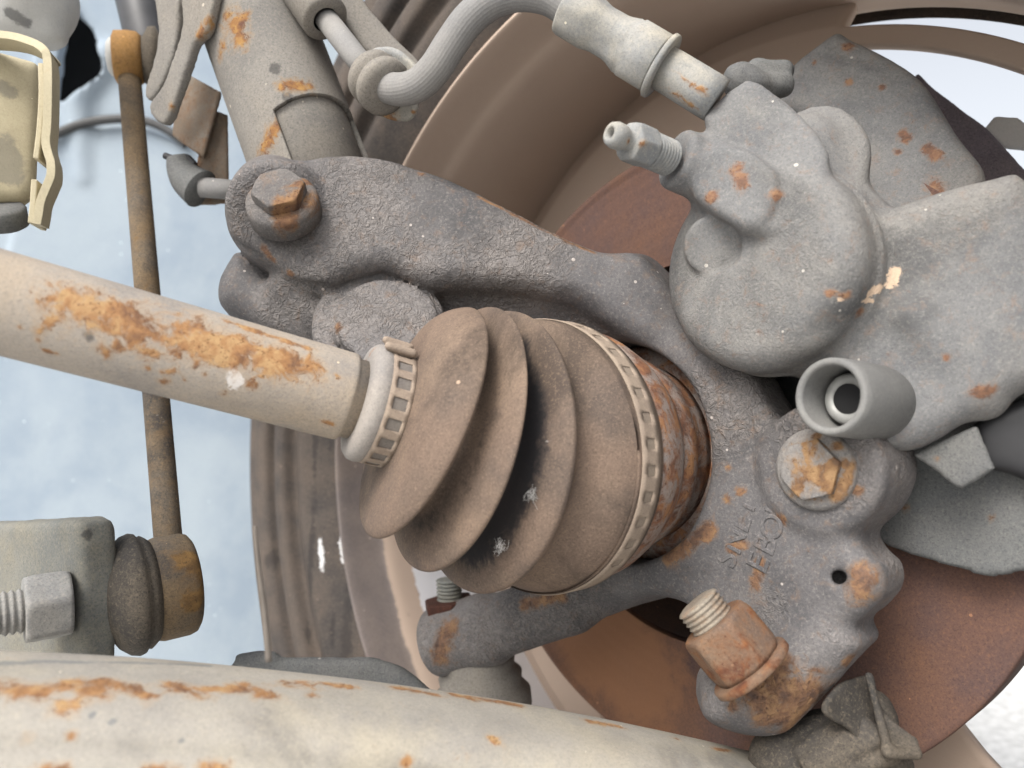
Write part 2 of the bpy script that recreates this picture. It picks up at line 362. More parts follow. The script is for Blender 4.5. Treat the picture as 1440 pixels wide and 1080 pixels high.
# ------------------------------------------------------------------ ground
g = part('ground', ([A(-4000, -4000, -320), A(4000, -4000, -320), A(4000, 4000, -320), A(-4000, 4000, -320)], [[0, 1, 2, 3]]), GROUND, smooth=False)
tag(g, 'pale concrete ground seen beyond the wheel', None, kind='structure')
del g['label']

# ------------------------------------------------------------------ inner body panel far behind on the left
pn = thing('inner_body_panel', 'pale blue painted inner body panel with a dark hexagonal hole, behind the rod', 'body panel', at(300, 600, 600))
P0 = at(250, 500, 560); PNn = A(.12, -1, 0)
part('panel', sdf([(1, prism([(-420, -380), (760, -380), (760, 1280), (-420, 1280)], 600, 6, 1, n=PNn, sm=1, anchor=(200, 500)), .1),
    (1, prism([(60, 205), (120, 184), (180, 180), (240, 196), (300, 230), (420, 420), (560, 1100), (-100, 1100), (0, 400)], 597, 8, 2, n=PNn, anchor=(200, 500)), 3),
    (1, prism([(60, -40), (98, -10), (133, 62), (126, 82), (66, 132), (40, 120)], 594, 10, 3, n=PNn, sm=1, anchor=(200, 500)), 2),
    (1, capsule(at(108, 108, 594), at(118, 250, 594), 12, 3), 10), (1, capsule(at(150, 80, 594), at(108, 140, 594), 10, 4), 10),
    (-1, prism([(60, -30), (92, 0), (118, 60), (112, 76), (62, 116), (40, 110)], 560, 90, 2, n=PNn, sm=1, anchor=(200, 500)), 1)], 2.6, 0), PANEL, pn)
part('seam', tube(cat([onplane(x, y, at(200, 500, 592), PNn) for x, y in ((40, 206), (75, 190), (120, 173), (172, 167), (210, 172), (240, 186), (262, 204))], 8), 3.4, 16), plain('dark_seam', (70, 70, 70), .6), pn)
part('hollow', sdf([(1, prism([(20, -80), (160, -80), (160, 150), (20, 150)], 640, 40, 1, n=PNn, sm=1), .1)], 4, 0), VOID, pn)  # solid black slab standing in for the unlit depth behind the hole

# ------------------------------------------------------------------ wheel
wh = thing('wheel', 'dust covered wheel with brown inner rim around the brake disc', 'wheel', W(90))
def polar(prof, n=160, skip=None, o=0):
    v = []; f = []; m = len(prof)
    for (t, r) in prof:
        for j in range(n): a = 2 * math.pi * j / n; v.append(W(t, r * math.cos(a), r * math.sin(a)))
    for i in range(m - 1):
        for j in range(n):
            k = (j + 1) % n
            if skip and skip((prof[i][0] + prof[i + 1][0]) / 2, (prof[i][1] + prof[i + 1][1]) / 2, (j + .5) * 360 / n): continue
            f.append([i * n + j, (i + 1) * n + j, (i + 1) * n + k, i * n + k])
    return np.array(v), f
def fine(prof, st=3.0):
    out = []
    for (a, b) in zip(prof[:-1], prof[1:]):
        q = max(1, int(math.hypot(b[0] - a[0], b[1] - a[1]) / st))
        for k in range(q): out.append((a[0] + (b[0] - a[0]) * k / q, a[1] + (b[1] - a[1]) * k / q))
    return out + [prof[-1]]
part('tyre', polar(fine(cat([(46, 189), (42, 193), (35, 203), (31, 212), (33, 220), (26, 223), (26, 232), (31, 234), (31, 240), (25, 243), (25, 254), (30, 257), (30, 272), (42, 284), (60, 290), (150, 290), (176, 272), (180, 230), (170, 196)], 4).tolist(), 5)), TYRE, wh,
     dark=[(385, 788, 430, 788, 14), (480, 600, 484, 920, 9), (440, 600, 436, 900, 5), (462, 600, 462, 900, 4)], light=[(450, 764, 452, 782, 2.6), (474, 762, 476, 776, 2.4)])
rq = polar(fine(cat([(46, 190.5), (43, 191.5), (40.5, 190.5), (40, 188.5), (44, 187.5), (50, 187), (60, 186), (64, 184.5), (70, 183.5), (90, 184), (110, 187.5), (130, 192), (150, 196), (160, 197), (168, 200), (172, 203)], 3).tolist(), 4), 240)
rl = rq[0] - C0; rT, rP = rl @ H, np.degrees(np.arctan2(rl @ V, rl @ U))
RLM = 2.0 * np.clip((rT - 78) / 5, 0, 1) * np.clip((rP + 172) / 6, 0, 1) * np.clip((-100 - rP) / 8, 0, 1)  # whitens the lower barrel as if lit through the wheel, over cleaner paint
RDK = .9 * np.clip((rT - 60) / 4, 0, 1) * np.clip((80 - rT) / 4, 0, 1) * np.clip((-110 - rP) / 10, 0, 1) + .9 * np.clip((rT - 60) / 4, 0, 1) * np.clip((80 - rT) / 4, 0, 1) * np.clip((rP - 172) / 5, 0, 1) + 1.1 * np.clip((rP - 20) / 20, 0, 1) * np.clip((178 - rP) / 25, 0, 1)
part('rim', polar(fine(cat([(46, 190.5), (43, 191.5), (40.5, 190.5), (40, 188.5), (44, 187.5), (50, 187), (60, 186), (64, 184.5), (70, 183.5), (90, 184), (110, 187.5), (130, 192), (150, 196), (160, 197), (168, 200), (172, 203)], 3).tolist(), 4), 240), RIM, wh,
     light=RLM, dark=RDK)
def spokes(t, r, a):
    if 40 < a < 78 and r > 100: return r < 175 or 183 < r
    return 92 < r < 168 and any(abs((a - c + 180) % 360 - 180) < wd for c, wd in ((55, 31), (199, 28), (271, 30), (343, 30)))
part('wheel_face', polar(fine([(150, 40), (150, 70), (140, 92), (132, 110), (132, 140), (138, 165), (140, 184), (146, 196)], .9), 300, spokes), RIM, wh, solid=5, dark=1.0)

# ------------------------------------------------------------------ brake disc
bd = thing('brake_disc', 'flat rusty brown brake disc behind the grey knuckle', 'brake disc', W(98))
part('friction_ring', polar([(92 + (.07 if i % 2 else -.05) * (1 + .6 * math.sin(i * 2.3)), 78 + i * .75) for i in range(62)] + [(91.2, 125), (91.2, 127.4), (92, 128), (112, 128), (113, 126), (113, 78), (92, 78)], 200), DISC, bd, dark=[(830, 900, 900, 960, 75)])
part('hat', polar(fine([(93, 76.5), (112, 74), (124, 72), (126, 68), (126, 30)], 3), 120), grime('dark_hat', (70, 58, 52), (50, 46, 46), (96, 70, 54), .5, rust=-.2), bd)
part('bearing_hub', lathe(W(54), H, [(0, 0.5), (0, 36), (2, 39.4), (30, 39.4), (32, 58), (76, 58)], 96, (1, 0)), RUSTY, bd)

# ------------------------------------------------------------------ dust shield plate (right)
ds = thing('dust_shield', 'smooth grey shield plate covering the disc, right of the large flanged bolt', 'splash shield', onhub(1300, 700, 78))
part('plate', sdf([(1, prism([(1040, 470), (1150, 460), (1480, 520), (1520, 790), (1440, 803), (1395, 812), (1345, 800), (1250, 770), (1195, 735), (1130, 690), (1060, 600), (1035, 520)], 0, 3, 1.2, hubt=80), .1)], 1.5, .1), SHIELD, ds,
     rust=[(1310, 655, 8), (1262, 715, 8), (1380, 725, 6)])

# ------------------------------------------------------------------ strut
st = thing('suspension_strut', 'grey rust stained strut tube rising from the knuckle to the upper left', 'strut', at(440, 215, 300))
SA, SB = at(455, 285, 300), at(335, -40, 318); sd = nrm(SB - SA); SL = np.linalg.norm(SB - SA)
part('inner_tube', lathe(SA, sd, [(-30, 20.6), (SL, 20.6)], 64), STRUT, st)
def sleeve():
    x, y = basis(sd); v = []; f = []; n = 300; hs = np.concatenate([np.linspace(-20, 50, 220), np.linspace(51, SL, 30)])
    for t in hs:
        for j in range(n): a = 2 * math.pi * j / n; v.append(SA + sd * t + 22.6 * (math.cos(a) * x + math.sin(a) * y))
    vv = np.array(v).reshape(len(hs), n, 3)
    for i in range(len(hs) - 1):
        for j in range(n):
            k = (j + 1) % n; c = (vv[i, j] + vv[i + 1, k]) / 2; px = 720 + F * c[0] / c[1]; py = 540 - F * c[2] / c[1]
            nn = c - (SA + sd * ((c - SA) @ sd)); side = nn @ nrm(np.cross(sd, A(0, 1, 0)))
            ang = math.degrees(math.atan2(side, -nn[1]))
            if -98 < ang < 6 and hs[i] < 33 - .0012 * (ang + 45) ** 2: continue
            f.append([i * n + j, i * n + k, (i + 1) * n + k, (i + 1) * n + j])
    return np.array(v), f
part('sleeve', sleeve(), STRUT, st, solid=2.2, rust=[(318, 25, 330, 45, 22), (400, 112, 440, 112, 13), (385, 165, 360, 215, 14), (340, 10, 300, 80, 10), (430, 145, 480, 150, 5)], dark=[(384, 86, 9), (404, 125, 8)])
part('link_flange', sdf([(1, prism([(255, -30), (300, -30), (290, 40), (272, 60), (262, 90), (236, 165), (222, 172), (208, 150), (228, 120), (246, 70), (256, 30)], 300, 4, .7, n=(-.55, -.8, 0), sm=3), .5),
     (1, prism([(215, -20), (248, -20), (246, 60), (230, 110), (212, 140), (202, 130), (214, 90), (222, 40)], 312, 4, .7, n=(-.5, -.85, 0), sm=3), .5)], 1.1, .1), STRUT, st, rust=[(285, 30, 270, 50, 10), (232, 150, 8)])
part('hose_flange', sdf([(1, prism([(490, -30), (520, 10), (560, 55), (592, 88), (578, 112), (540, 90), (500, 50), (470, 0)], 298, 5, 1.5, n=(.25, -.9, .3)), .5)], 1.1, .1), STRUT, st, rust=[(560, 70, 585, 95, 8)])

# ------------------------------------------------------------------ brake hose with its bracket
hb = thing('hose_bracket', 'rusty plate bracket holding the brake hose grommet beside the strut', 'bracket', at(540, 130, 280))
part('plate', sdf([(1, prism([(512, 74), (545, 66), (575, 85), (590, 110), (580, 162), (560, 172), (520, 158), (500, 135), (494, 100)], 277, 2.6, 1, n=(-.62, -.7, -.35)), .5)], .9, .1), FIT, hb, rust=[(500, 120, 540, 165, 16), (520, 80, 8), (575, 165, 5)])
HP = cat([at(*p) for p in ((540, 121, 270), (562, 126, 265), (588, 119, 261), (612, 96, 258), (634, 62, 256), (660, 27, 254), (692, 2, 252), (730, -9, 250), (770, -4, 249), (800, 14, 248), (815, 26, 247))], 10)
bh = thing('brake_hose', 'ribbed grey rubber brake hose curving from the grommet into a crimped fitting', 'brake hose', at(700, 20, 252))
part('rubber_hose', tube(HP, 5.5, 120, rmod=lambda ph, i: 1 + .007 * np.cos(30 * ph + .7 * math.sin(i * .13))), GREYR, bh)
ga = nrm(at(562, 126, 265) - at(500, 75, 280))
part('grommet', lathe(at(533, 116, 271), ga, [(-6, 7), (-5, 9.6), (-1, 10), (0, 8.6), (1.2, 8.6), (1.8, 10.2), (5, 10), (6.2, 8), (6.6, 5)], 48), STRUT, bh)
part('metal_pipe', tube([at(455, 22, 290), at(500, 80, 279), at(525, 108, 273)], 4.3, 32), GREYR, bh)
part('pipe_sleeve', lathe(at(458, 28, 288), nrm(at(425, -20, 296) - at(458, 28, 288)), [(0, 4.8), (.0, 8), (1, 9), (26, 9.4), (40, 9.4)], 40, (0, 1)), STRUT, bh)
fa, fb = at(800, 14, 247), at(1000, 136, 240); fd = nrm(fb - fa); fl = np.linalg.norm(fb - fa)
part('crimp_fitting', lathe(fa, fd, [(-1, 5.8), (-1, 7.9), (-.4, 8.3), (0, 8.4), (8, 8.3), (9, 8.2), (12, 7.5), (13, 7.4), (18, 7.5), (19, 7.7), (22, 8.7), (22.6, 8.9), (24, 8.9), (24.2, 9.3), (33.6, 9.4), (34, 9.2), (34.3, 7)], 40, rmod=lambda ph, i: 1 + .05 * np.cos(4 * ph + .6) * (1 if 4 < i < 11 else .5) + .012 * np.sin(7 * ph + i)), FIT, bh)
part('stop_flange', lathe(fa + fd * 34.4, fd, [(0, 5), (0, 10), (.3, 10.4), (1.4, 10.4), (1.8, 10), (2, 5)], 40), FIT, bh, rust=[(928, 118, 6)])
part('end_fitting', lathe(fa + fd * 36, fd, [(0, 6.9), (15, 7.0), (20, 7)], 40), FIT, bh, rust=[(990, 115, 7), (962, 152, 7), (950, 105, 4)])

# ------------------------------------------------------------------ steering knuckle
kn = thing('steering_knuckle', 'heavy dark grey cast knuckle with wrinkled dusty surface round the shaft', 'steering knuckle', W(45))
lug = onhub(1150, 658, 43)
KOPS = [
    (1, cyl(W(43), W(84), 50, 5), .1),
    (1, prism([(960, 480), (1005, 487), (1042, 518), (1066, 560), (1088, 592), (1118, 602), (1160, 592), (1212, 610), (1236, 640), (1238, 675), (1224, 710), (1205, 735), (1199, 758), (1212, 782), (1232, 802), (1234, 836), (1214, 862), (1190, 885), (1195, 920), (1120, 950), (1040, 920), (990, 882), (955, 852), (910, 836), (870, 826), (870, 700), (870, 560), (900, 500)], 0, 24, 6, hubt=44), 7),
    (1, cyl(lug - 1 * H, lug + 26 * H, 19, 3), 4),
    (1, prism([(1003, 960), (990, 1000), (1003, 1032), (1060, 1052), (1112, 1048), (1152, 1015), (1195, 968), (1212, 930), (1206, 880), (1150, 862), (1085, 905)], 222, 40, 14, n=(-.15, -1, .15)), 7),
    # steering arm
    (1, capsule(at(915, 790, 285), at(800, 838, 303), 13, 12), 5), (1, capsule(at(800, 846, 305), at(690, 884, 322), 12.5, 13), 6), (1, cyl(at(700, 880, 322), at(606, 905, 332), 14.5, 4), 6),
    # upper arm: raised ridge and web behind it
    (1, prism([(455, 210), (520, 211), (575, 224), (645, 249), (720, 287), (790, 323), (850, 346), (910, 352), (965, 420), (1000, 480), (950, 500), (880, 462), (820, 425), (740, 402), (660, 395), (600, 395), (540, 372), (490, 385), (450, 402), (405, 388), (380, 365), (350, 352), (322, 330), (315, 300), (325, 270), (350, 250), (400, 226)], 266, 34, 7.5, n=(.06, -1, .24)), 5),
    (1, capsule(at(905, 435, 284), at(985, 520, 278), 11, 12), 8),
    (-1, capsule(at(640, 434, 259), at(800, 446, 261), 9, 9), 7),
    (1, prism([(640, 396), (720, 400), (820, 398), (900, 352), (960, 400), (1012, 490), (1030, 560), (960, 520), (890, 486), (800, 462), (700, 448), (640, 436)], 279, 26, 8, n=(-.05, -1, .05)), 8),
    (1, prism([(590, 385), (680, 390), (800, 400), (900, 430), (1000, 490), (960, 560), (880, 560), (760, 500), (640, 480), (600, 440)], 283, 22, 6, n=(0, -1, .1)), 9),
    (1, cyl(at(388, 294, 263), at(388, 280, 292), 16.5, 4), 5),
    (-1, capsule(at(290, 322, 264), at(345, 362, 264), 3.4), 1), (-1, capsule(at(345, 362, 264), at(385, 400, 264), 3.4), 1), (-1, capsule(at(385, 400, 264), at(450, 412, 264), 3.6), 1),
    (1, prism([(326, 344), (345, 352), (380, 384), (420, 410), (450, 424), (500, 430), (490, 490), (440, 482), (400, 468), (345, 447), (305, 422), (299, 395), (308, 368)], 274, 30, 9, n=(.1, -1, .25)), 1),
    (1, capsule(at(400, 408, 276), at(445, 440, 276), 7, 6), 4),
    (1, cyl(at(533, 448, 263), at(533, 448, 263) + 26 * nrm((-.1, .82, -.5)), 23, 4), 1.2), (1, cyl(at(543, 449, 260.5), at(543, 449, 260.5) + 26 * nrm((-.1, .82, -.5)), 17.8, 1), .4), (-1, cyl(at(543, 449, 255), at(543, 449, 260.5) + 1.2 * nrm((-.1, .82, -.5)), 18.4, .5), .4), (1, cyl(at(543, 449, 260.5), at(543, 449, 260.5) + 20 * nrm((-.1, .82, -.5)), 16.6, 2), .6),
    (-1, cyl(W(10), W(110), 40, 1), 3),
    (-1, cyl(onhub(1180, 812, 30), onhub(1180, 812, 55), 2.1, .2), 1),
    (1, capsule(onhub(1045, 960, 45), onhub(1100, 900, 45), .1), .1),
]
part('casting', sdf(KOPS, 1.05, .12), CAST, kn,
     rust=[(1215, 800, 1215, 840, 20), (1050, 820, 1060, 800, 10), (1020, 775, 1035, 770, 8), (1090, 735, 8), (985, 745, 930, 785, 12), (1010, 705, 6), (1016, 660, 5), (1205, 935, 12), (1060, 960, 1150, 985, 34), (1080, 1000, 1120, 1020, 30), (1020, 985, 10),
           (730, 850, 780, 838, 9), (625, 880, 615, 930, 13), (680, 268, 840, 345, 5), (360, 352, 375, 370, 5), (465, 460, 7), (1030, 695, 6), (400, 390, 6), (1075, 955, 1100, 915, 8), (1195, 690, 8), (590, 225, 5)],)
def flanged_bolt(parent, o, d, rf, rh, h, rust=(), ang=0.3, washer=True, mat=CAST, dome=0):
    d = nrm(d)
    b = part('bolt', hexnut(o + d * 2.2, d, rh, h, ang), mat, parent, rust=rust, bevel=0)
    if washer: part('flange', lathe(o, d, [(-6, rf), (0, rf), (1.2, rf - .3), (2.4, rf - 1.6), (2.6, rh * .7)], 48), mat, b, rust=rust)
    return b
flanged_bolt(kn, at(397, 284, 259), A(.03, -.85, .5), 12.2, 9.0, 5.0, rust=[(405, 283, 395, 305, 17), (430, 275, 16), (378, 258, 12), (385, 275, 10), (425, 250, 8), (408, 300, 8), (440, 245, 4)], mat=CASTB)
bo = onhub(1147, 660, 41.5)
BOLT = grime('rust_spotted_bolt', (140, 137, 134), (122, 120, 119), (158, 151, 143), .4, grain=.8, rust=-.02, rustcols=((104, 76, 54), (140, 104, 68), (164, 130, 90)), crackle=.3)
b2 = flanged_bolt(kn, bo, -H, 12, 9.2, 2.6, washer=True, rust=[(1130, 650, 1135, 665, 12), (1125, 680, 1150, 678, 8), (1185, 665, 12), (1165, 700, 1190, 690, 9), (1170, 620, 8), (1140, 610, 8), (1195, 640, 1190, 690, 8), (1110, 690, 8), (1120, 625, 6)], mat=BOLT)
b2.name = 'bolt'
# pinch bolt of the ball joint: nut and projecting thread
pa, pb = at(1052, 935, 218), at(982, 850, 222); pd = nrm(pb - pa)
NUTR = grime('rusty_nut', (116, 98, 86), (98, 82, 74), (138, 116, 94), .5, grain=.9, rust=.42, rn=80, rustcols=((84, 48, 36), (126, 78, 48), (158, 110, 66)))
nu = part('nut', hexnut(pa, pd, 11.4, 15, .5), NUTR, kn)
part('washer', lathe(pa - pd * 2.5, pd, [(0, 5), (0, 12.2), (.4, 12.6), (2, 12.6), (2.5, 12.2), (2.5, 5)], 48), NUTR, nu)
part('thread', thread(pa + pd * 13.5, pd, 6.8, 8.2, 1.5), grime('thread_dust', (150, 142, 130), (120, 110, 100), (168, 156, 138), .6, rust=.05, rn=120), nu)
# raised foundry letters
def letter(ch, px, py, size, rot, t):
    cu = bpy.data.curves.new('letter', 'FONT'); cu.body = ch; cu.size = size * .001; cu.extrude = .0003; cu.bevel_depth = .0003; cu.align_x = 'CENTER'; cu.align_y = 'CENTER'; cu.offset = -.0001
    ob = bpy.data.objects.new('tmp', cu); me = bpy.data.meshes.new_from_object(ob); bpy.data.objects.remove(ob)
    p = onhub(px, py, t); a = math.radians(rot); ex = math.cos(a) * U + math.sin(a) * V; ey = -math.sin(a) * U + math.cos(a) * V
    v = np.array([x.co[:] for x in me.vertices]) * 1000; f = [list(q.vertices) for q in me.polygons]; bpy.data.meshes.remove(me)
    part('raised_letter', (p + v[:, :1] * ex + v[:, 1:2] * ey - v[:, 2:] * H, f), CAST, kn, smooth=False)
for ch, x, y in (('S', 1024, 786), ('N', 1034, 760), ('E', 1043, 735), ('T', 1050, 711), ('Z', 1070, 662), ('1', 1076, 640), ('1', 1082, 620)): letter(ch, x, y, 10, 72, 44.15)
for ch, x, y in (('E', 1068, 792), ('B', 1078, 766), ('O', 1087, 741), ('E', 1095, 717)): letter(ch, x, y, 10, 72, 44.15)

# ------------------------------------------------------------------ tie rod end under the steering arm
tr = thing('tie_rod_end', 'small rusty nut and thread on the steering arm tip with grey rubber gaiter below', 'tie rod end', at(650, 900, 332))
tn = part('nut', hexprism(at(634, 868, 332), A(-.12, 0, 1), 11.5, 8, .2), grime('dark_rusty_nut', (70, 42, 34), (58, 38, 32), (96, 58, 40), .5, rust=-.3), tr, bevel=.8, smooth=False)
part('thread', thread(at(633, 848, 332), A(-.06, 0, 1), 5.6, 10, 1.6), BARE, tn)
part('gaiter', lathe(at(672, 915, 330), A(.1, 0, -1), [(-4, 9), (0, 13), (4, 15.5), (7, 15), (10, 18), (14, 17.5), (18, 21), (24, 21)], 48), STRUT, tr)

# ------------------------------------------------------------------ brake caliper
ca = thing('brake_caliper', 'light grey dusty cast brake caliper filling the upper right', 'brake caliper', at(1150, 350, 240))
pc = onhub(1052, 372, 30)
COPS = [
    (1, cyl(pc, pc + 62 * H, 32, 8), .1),
    (1, prism([(1000, 146), (1050, 108), (1088, 128), (1128, 160), (1166, 212), (1154, 270), (1100, 322), (1048, 326), (1010, 300), (975, 275), (985, 240), (1006, 200), (988, 165)], 229, 36, 2.6, n=(-.4, -.9, .2), sm=2), 2.5),
    (1, prism([(1118, 160), (1165, 143), (1200, 158), (1225, 192), (1222, 240), (1196, 290), (1180, 345), (1110, 345), (1100, 250)], 236, 34, 3, n=(-.35, -.9, .25), sm=2), 3),
    (1, prism([(1012, 198), (1092, 240), (1082, 300), (1045, 318), (975, 265)], 225.5, 22, 2.2, n=(-.5, -.8, .1), sm=2), 2.5),
    
    (1, prism([(1150, 440), (1195, 370), (1236, 300), (1300, 268), (1395, 242), (1450, 246), (1500, 400), (1490, 520), (1420, 556), (1385, 575), (1300, 626), (1240, 632), (1190, 610), (1135, 555), (1130, 500)], 214, 46, 8, n=(-.45, -.88, .1), anchor=(1300, 450), sm=3), 7),
    (1, cyl(pc + 15 * H, pc + 17.2 * H, 33, .8), 1.2),
    (1, capsule(at(1060, 400, 255), at(1290, 440, 245), 20, 22), 7),
    (1, capsule(at(1130, 220, 246), at(1210, 400, 243), 13, 13), 3.5),
    (1, prism([(1078, 140), (1163, 46), (1200, 50), (1290, 100), (1345, 180), (1388, 246), (1340, 310), (1230, 340), (1150, 300)], 262, 44, 5, n=(-.45, -.85, .25)), 4),
    (-1, capsule(at(1165, 486, 205), at(1262, 478, 202), 12, 13), 3), (1, capsule(at(1288, 445, 215), at(1388, 566, 214), 4, 4), 7), (1, prism([(1010, 300), (1110, 270), (1200, 262), (1243, 300), (1215, 400), (1120, 420), (1030, 390)], 238, 28, 6, n=(-.45, -.88, .15), sm=3), 7),
    (1, cyl(at(948, 222, 240), at(1010, 250, 246), 9.5, 2), 5),
    (1, cyl(onhub(1004, 345, 29.5), onhub(1004, 345, 50), 9.3, 1), .6), (-1, cyl(onhub(1006, 347, 20), onhub(1006, 347, 29.8), 7.8, 1), .5),
]
cb = part('body', sdf(COPS, 1.0, .06), CALM, ca,
     rust=[(1030, 228, 1040, 250, 10), (1000, 265, 985, 280, 8), (1105, 275, 8), (1300, 200, 1318, 210, 9), (1265, 180, 1275, 185, 8), (1255, 205, 6), (1310, 250, 1320, 258, 11), (1195, 55, 9), (1190, 108, 6), (1240, 112, 5), (1160, 423, 1200, 425, 6), (1385, 560, 1410, 555, 9), (1340, 510, 6), (1220, 445, 8), (1145, 78, 4)],
     light=[(1190, 425, 1240, 428, 3.5), (1272, 372, 1262, 395, 9), (1250, 400, 1235, 418, 7)], dark=[])
ta = nrm((.80, .59, -.09)); to = at(1166, 557, 207)
sl = part('bushing_sleeve', lathe(to, ta, [(1, 8.5), (0, 8.8), (0, 10), (.5, 10.5), (3, 10.7), (44, 11.4), (44, 8), (30, 8.2), (20, 8.4), (1, 8.5)], 72, (0, 0)), grime('grey_rubber_sleeve', (134, 134, 132), (120, 120, 119), (154, 150, 142), .4, grain=.5, rust=-9, speck=.15), ca)
gp = part('guide_pin', lathe(to + ta * 9, ta, [(.6, 4.2), (0, 4.4), (0, 6.6), (.8, 7.2), (6, 7.2)], 48, (0, 1)), SILVER, ca)
part('hex_socket', hexprism(to + ta * 9.3, ta, 4.9, 5), VOID, gp, smooth=False)
part('bore_end', lathe(to + ta * 14, ta, [(0, .1), (0, 7.8), (2, 7.8)], 32), VOID, ca)
ba, bb = at(858, 187, 222), at(948, 225, 238); bdn = nrm(bb - ba)
bs = part('bleed_screw', lathe(ba, bdn, [(2.5, 1.3), (0, 1.6), (-.2, 2.4), (.4, 3.4), (2, 3.9), (4.5, 3.8), (6, 3.0), (7.5, 3.0), (8, 3.6)], 36, (0, 1)), FIT, ca, rust=[(892, 190, 5)])
part('hexagon', hexnut(ba + bdn * 7.6, bdn, 6.2, 8.6, .2), FIT, bs, rust=[(916, 206, 8)])
part('thread', thread(ba + bdn * 15.5, bdn, 5.6, 9, 1.25), FIT, bs)

cbk = thing('caliper_bracket', 'dark bracket and pad ends behind the caliper at the right edge', 'caliper bracket', at(1380, 230, 290))
part('pad_carrier', sdf([(1, prism([(1290, 92), (1320, 118), (1392, 172), (1450, 232), (1540, 300), (1420, 330), (1340, 260), (1290, 160)], 288, 34, 6, n=(-.3, -.9, .3)), 1)], 1.5, .2), grime('dark_carrier', (122, 114, 122), (104, 98, 106), (138, 128, 128), .4, rust=-.2), cbk)
part('pad_clip', sdf([(1, prism([(1400, 162), (1432, 164), (1450, 178), (1446, 210), (1412, 206), (1384, 182)], 296, 3, 1, n=(-.2, -1, .1), sm=1), 1.5)], .9, .05), WHITE, cbk)
part('pad_spring', sdf([(1, capsule(at(1040, 112, 262), at(1062, 120, 262), 6, 5), 2), (1, capsule(at(1065, 102, 268), at(1100, 100, 268), 4.5, 4), 2), (1, capsule(at(1050, 122, 262), at(1100, 120, 266), 5, 4), 2)], .8, .35), SHIELD, cbk)
part('lower_ear', sdf([(1, prism([(1284, 640), (1374, 596), (1400, 660), (1348, 690)], 214, 3, 1, n=(-.6, -.8, 0), sm=1), 1)], 1.2, .2), SHIELD, cbk, rust=[(1312, 655, 7)])
part('carrier_arm', sdf([(1, prism([(1368, 600), (1440, 560), (1520, 560), (1520, 700), (1420, 668), (1370, 655)], 211, 10, 4, n=(-.5, -.85, 0)), 1)], 1.5, .2), BLACK, cbk)

# ------------------------------------------------------------------ ball joint gaiter
bj = thing('ball_joint', 'wrinkled dark rubber ball joint gaiter with curled lip under the knuckle', 'ball joint', at(1190, 1040, 235))
part('gaiter', sdf([(1, capsule(at(1105, 1075, 236), at(1190, 1030, 236), 11, 9), 2), (1, capsule(at(1125, 1058, 228), at(1200, 1012, 230), 2.6, 3.0), 1.5), (1, capsule(at(1135, 1072, 225), at(1212, 1020, 227), 2.4, 3.2), 1.5), (1, capsule(at(1150, 1082, 223), at(1228, 1036, 225), 2.6, 3.4), 1.5), (1, capsule(at(1170, 1095, 222), at(1250, 1060, 224), 2.6, 3.2), 1.5),
    (1, capsule(at(1180, 1060, 238), at(1222, 1000, 240), 9, 7), 4), (1, capsule(at(1230, 1000, 236), at(1255, 1075, 232), 5, 6), 4)], .7, .3), DUSTBLK, bj)
part('lip', sdf([(1, prism([(1160, 1000), (1185, 962), (1224, 950), (1222, 968), (1232, 995), (1240, 1030), (1250, 1055), (1225, 1060), (1200, 1030)], 226, 2, .8, n=(.45, -.85, .25), sm=4), .5),
    (1, prism([(1226, 960), (1236, 985), (1252, 1010), (1278, 1030), (1293, 1042), (1290, 1062), (1270, 1068), (1250, 1062), (1240, 1030), (1230, 1000)], 222, 2, .8, n=(-.2, -.95, .1), sm=4), 1.5), (1, capsule(at(1222, 952, 224), at(1248, 1052, 220), 1.3), 1.5), (1, capsule(at(1248, 1058, 219), at(1288, 1060, 220), 1.6), 1.5)], .7, .15), DUSTBLK, bj)

# ------------------------------------------------------------------ drive shaft with boot
A0, B0 = at(0, 425, 196), at(488, 558, 229); sdir = nrm(B0 - A0); SLn = np.linalg.norm(B0 - A0)
sh = thing('drive_shaft', 'rust blotched pale drive shaft ending in a brown pleated rubber boot', 'drive shaft', B0)
part('shaft', lathe(B0, sdir, [(-170 + i * 1.5, 13.25) for i in range(113)] + [(-1, 13.25), (0, 12.9), (.2, 12), (5, 12)], 128), SHAFT, sh,
     rust=[(90, 410, 230, 450, 38), (190, 445, 330, 492, 32), (330, 480, 440, 508, 30), (70, 415, 170, 430, 30), (150, 425, 260, 460, 36), (180, 470, 200, 505, 22), (260, 450, 340, 480, 32), (340, 480, 445, 510, 26), (60, 440, 45, 470, 12), (320, 440, 440, 480, 8),
           (137, 500, 140, 505, 12), (155, 492, 158, 500, 8), (245, 510, 8), (265, 508, 268, 522, 9), (220, 532, 238, 530, 7), (283, 537, 7), (225, 547, 12), (355, 552, 12), (312, 563, 8), (485, 524, 6), (455, 605, 470, 608, 6), (200, 528, 6), (52, 492, 7), (15, 467, 5), (252, 545, 5), (375, 540, 4), (60, 505, 75, 510, 4)],
     light=[(325, 545, 14)], dark=[(115, 478, 8), (345, 498, 5)])
part('collar', lathe(B0 + sdir * 3, sdir, [(0, 12), (0, 14.6), (.5, 16.5), (1.8, 17.8), (3.6, 18.2), (5.4, 17.8), (6.6, 17.0), (7.2, 16.6), (16, 16.8)], 96), NECK, sh, rust=[(512, 480, 508, 520, 5)])
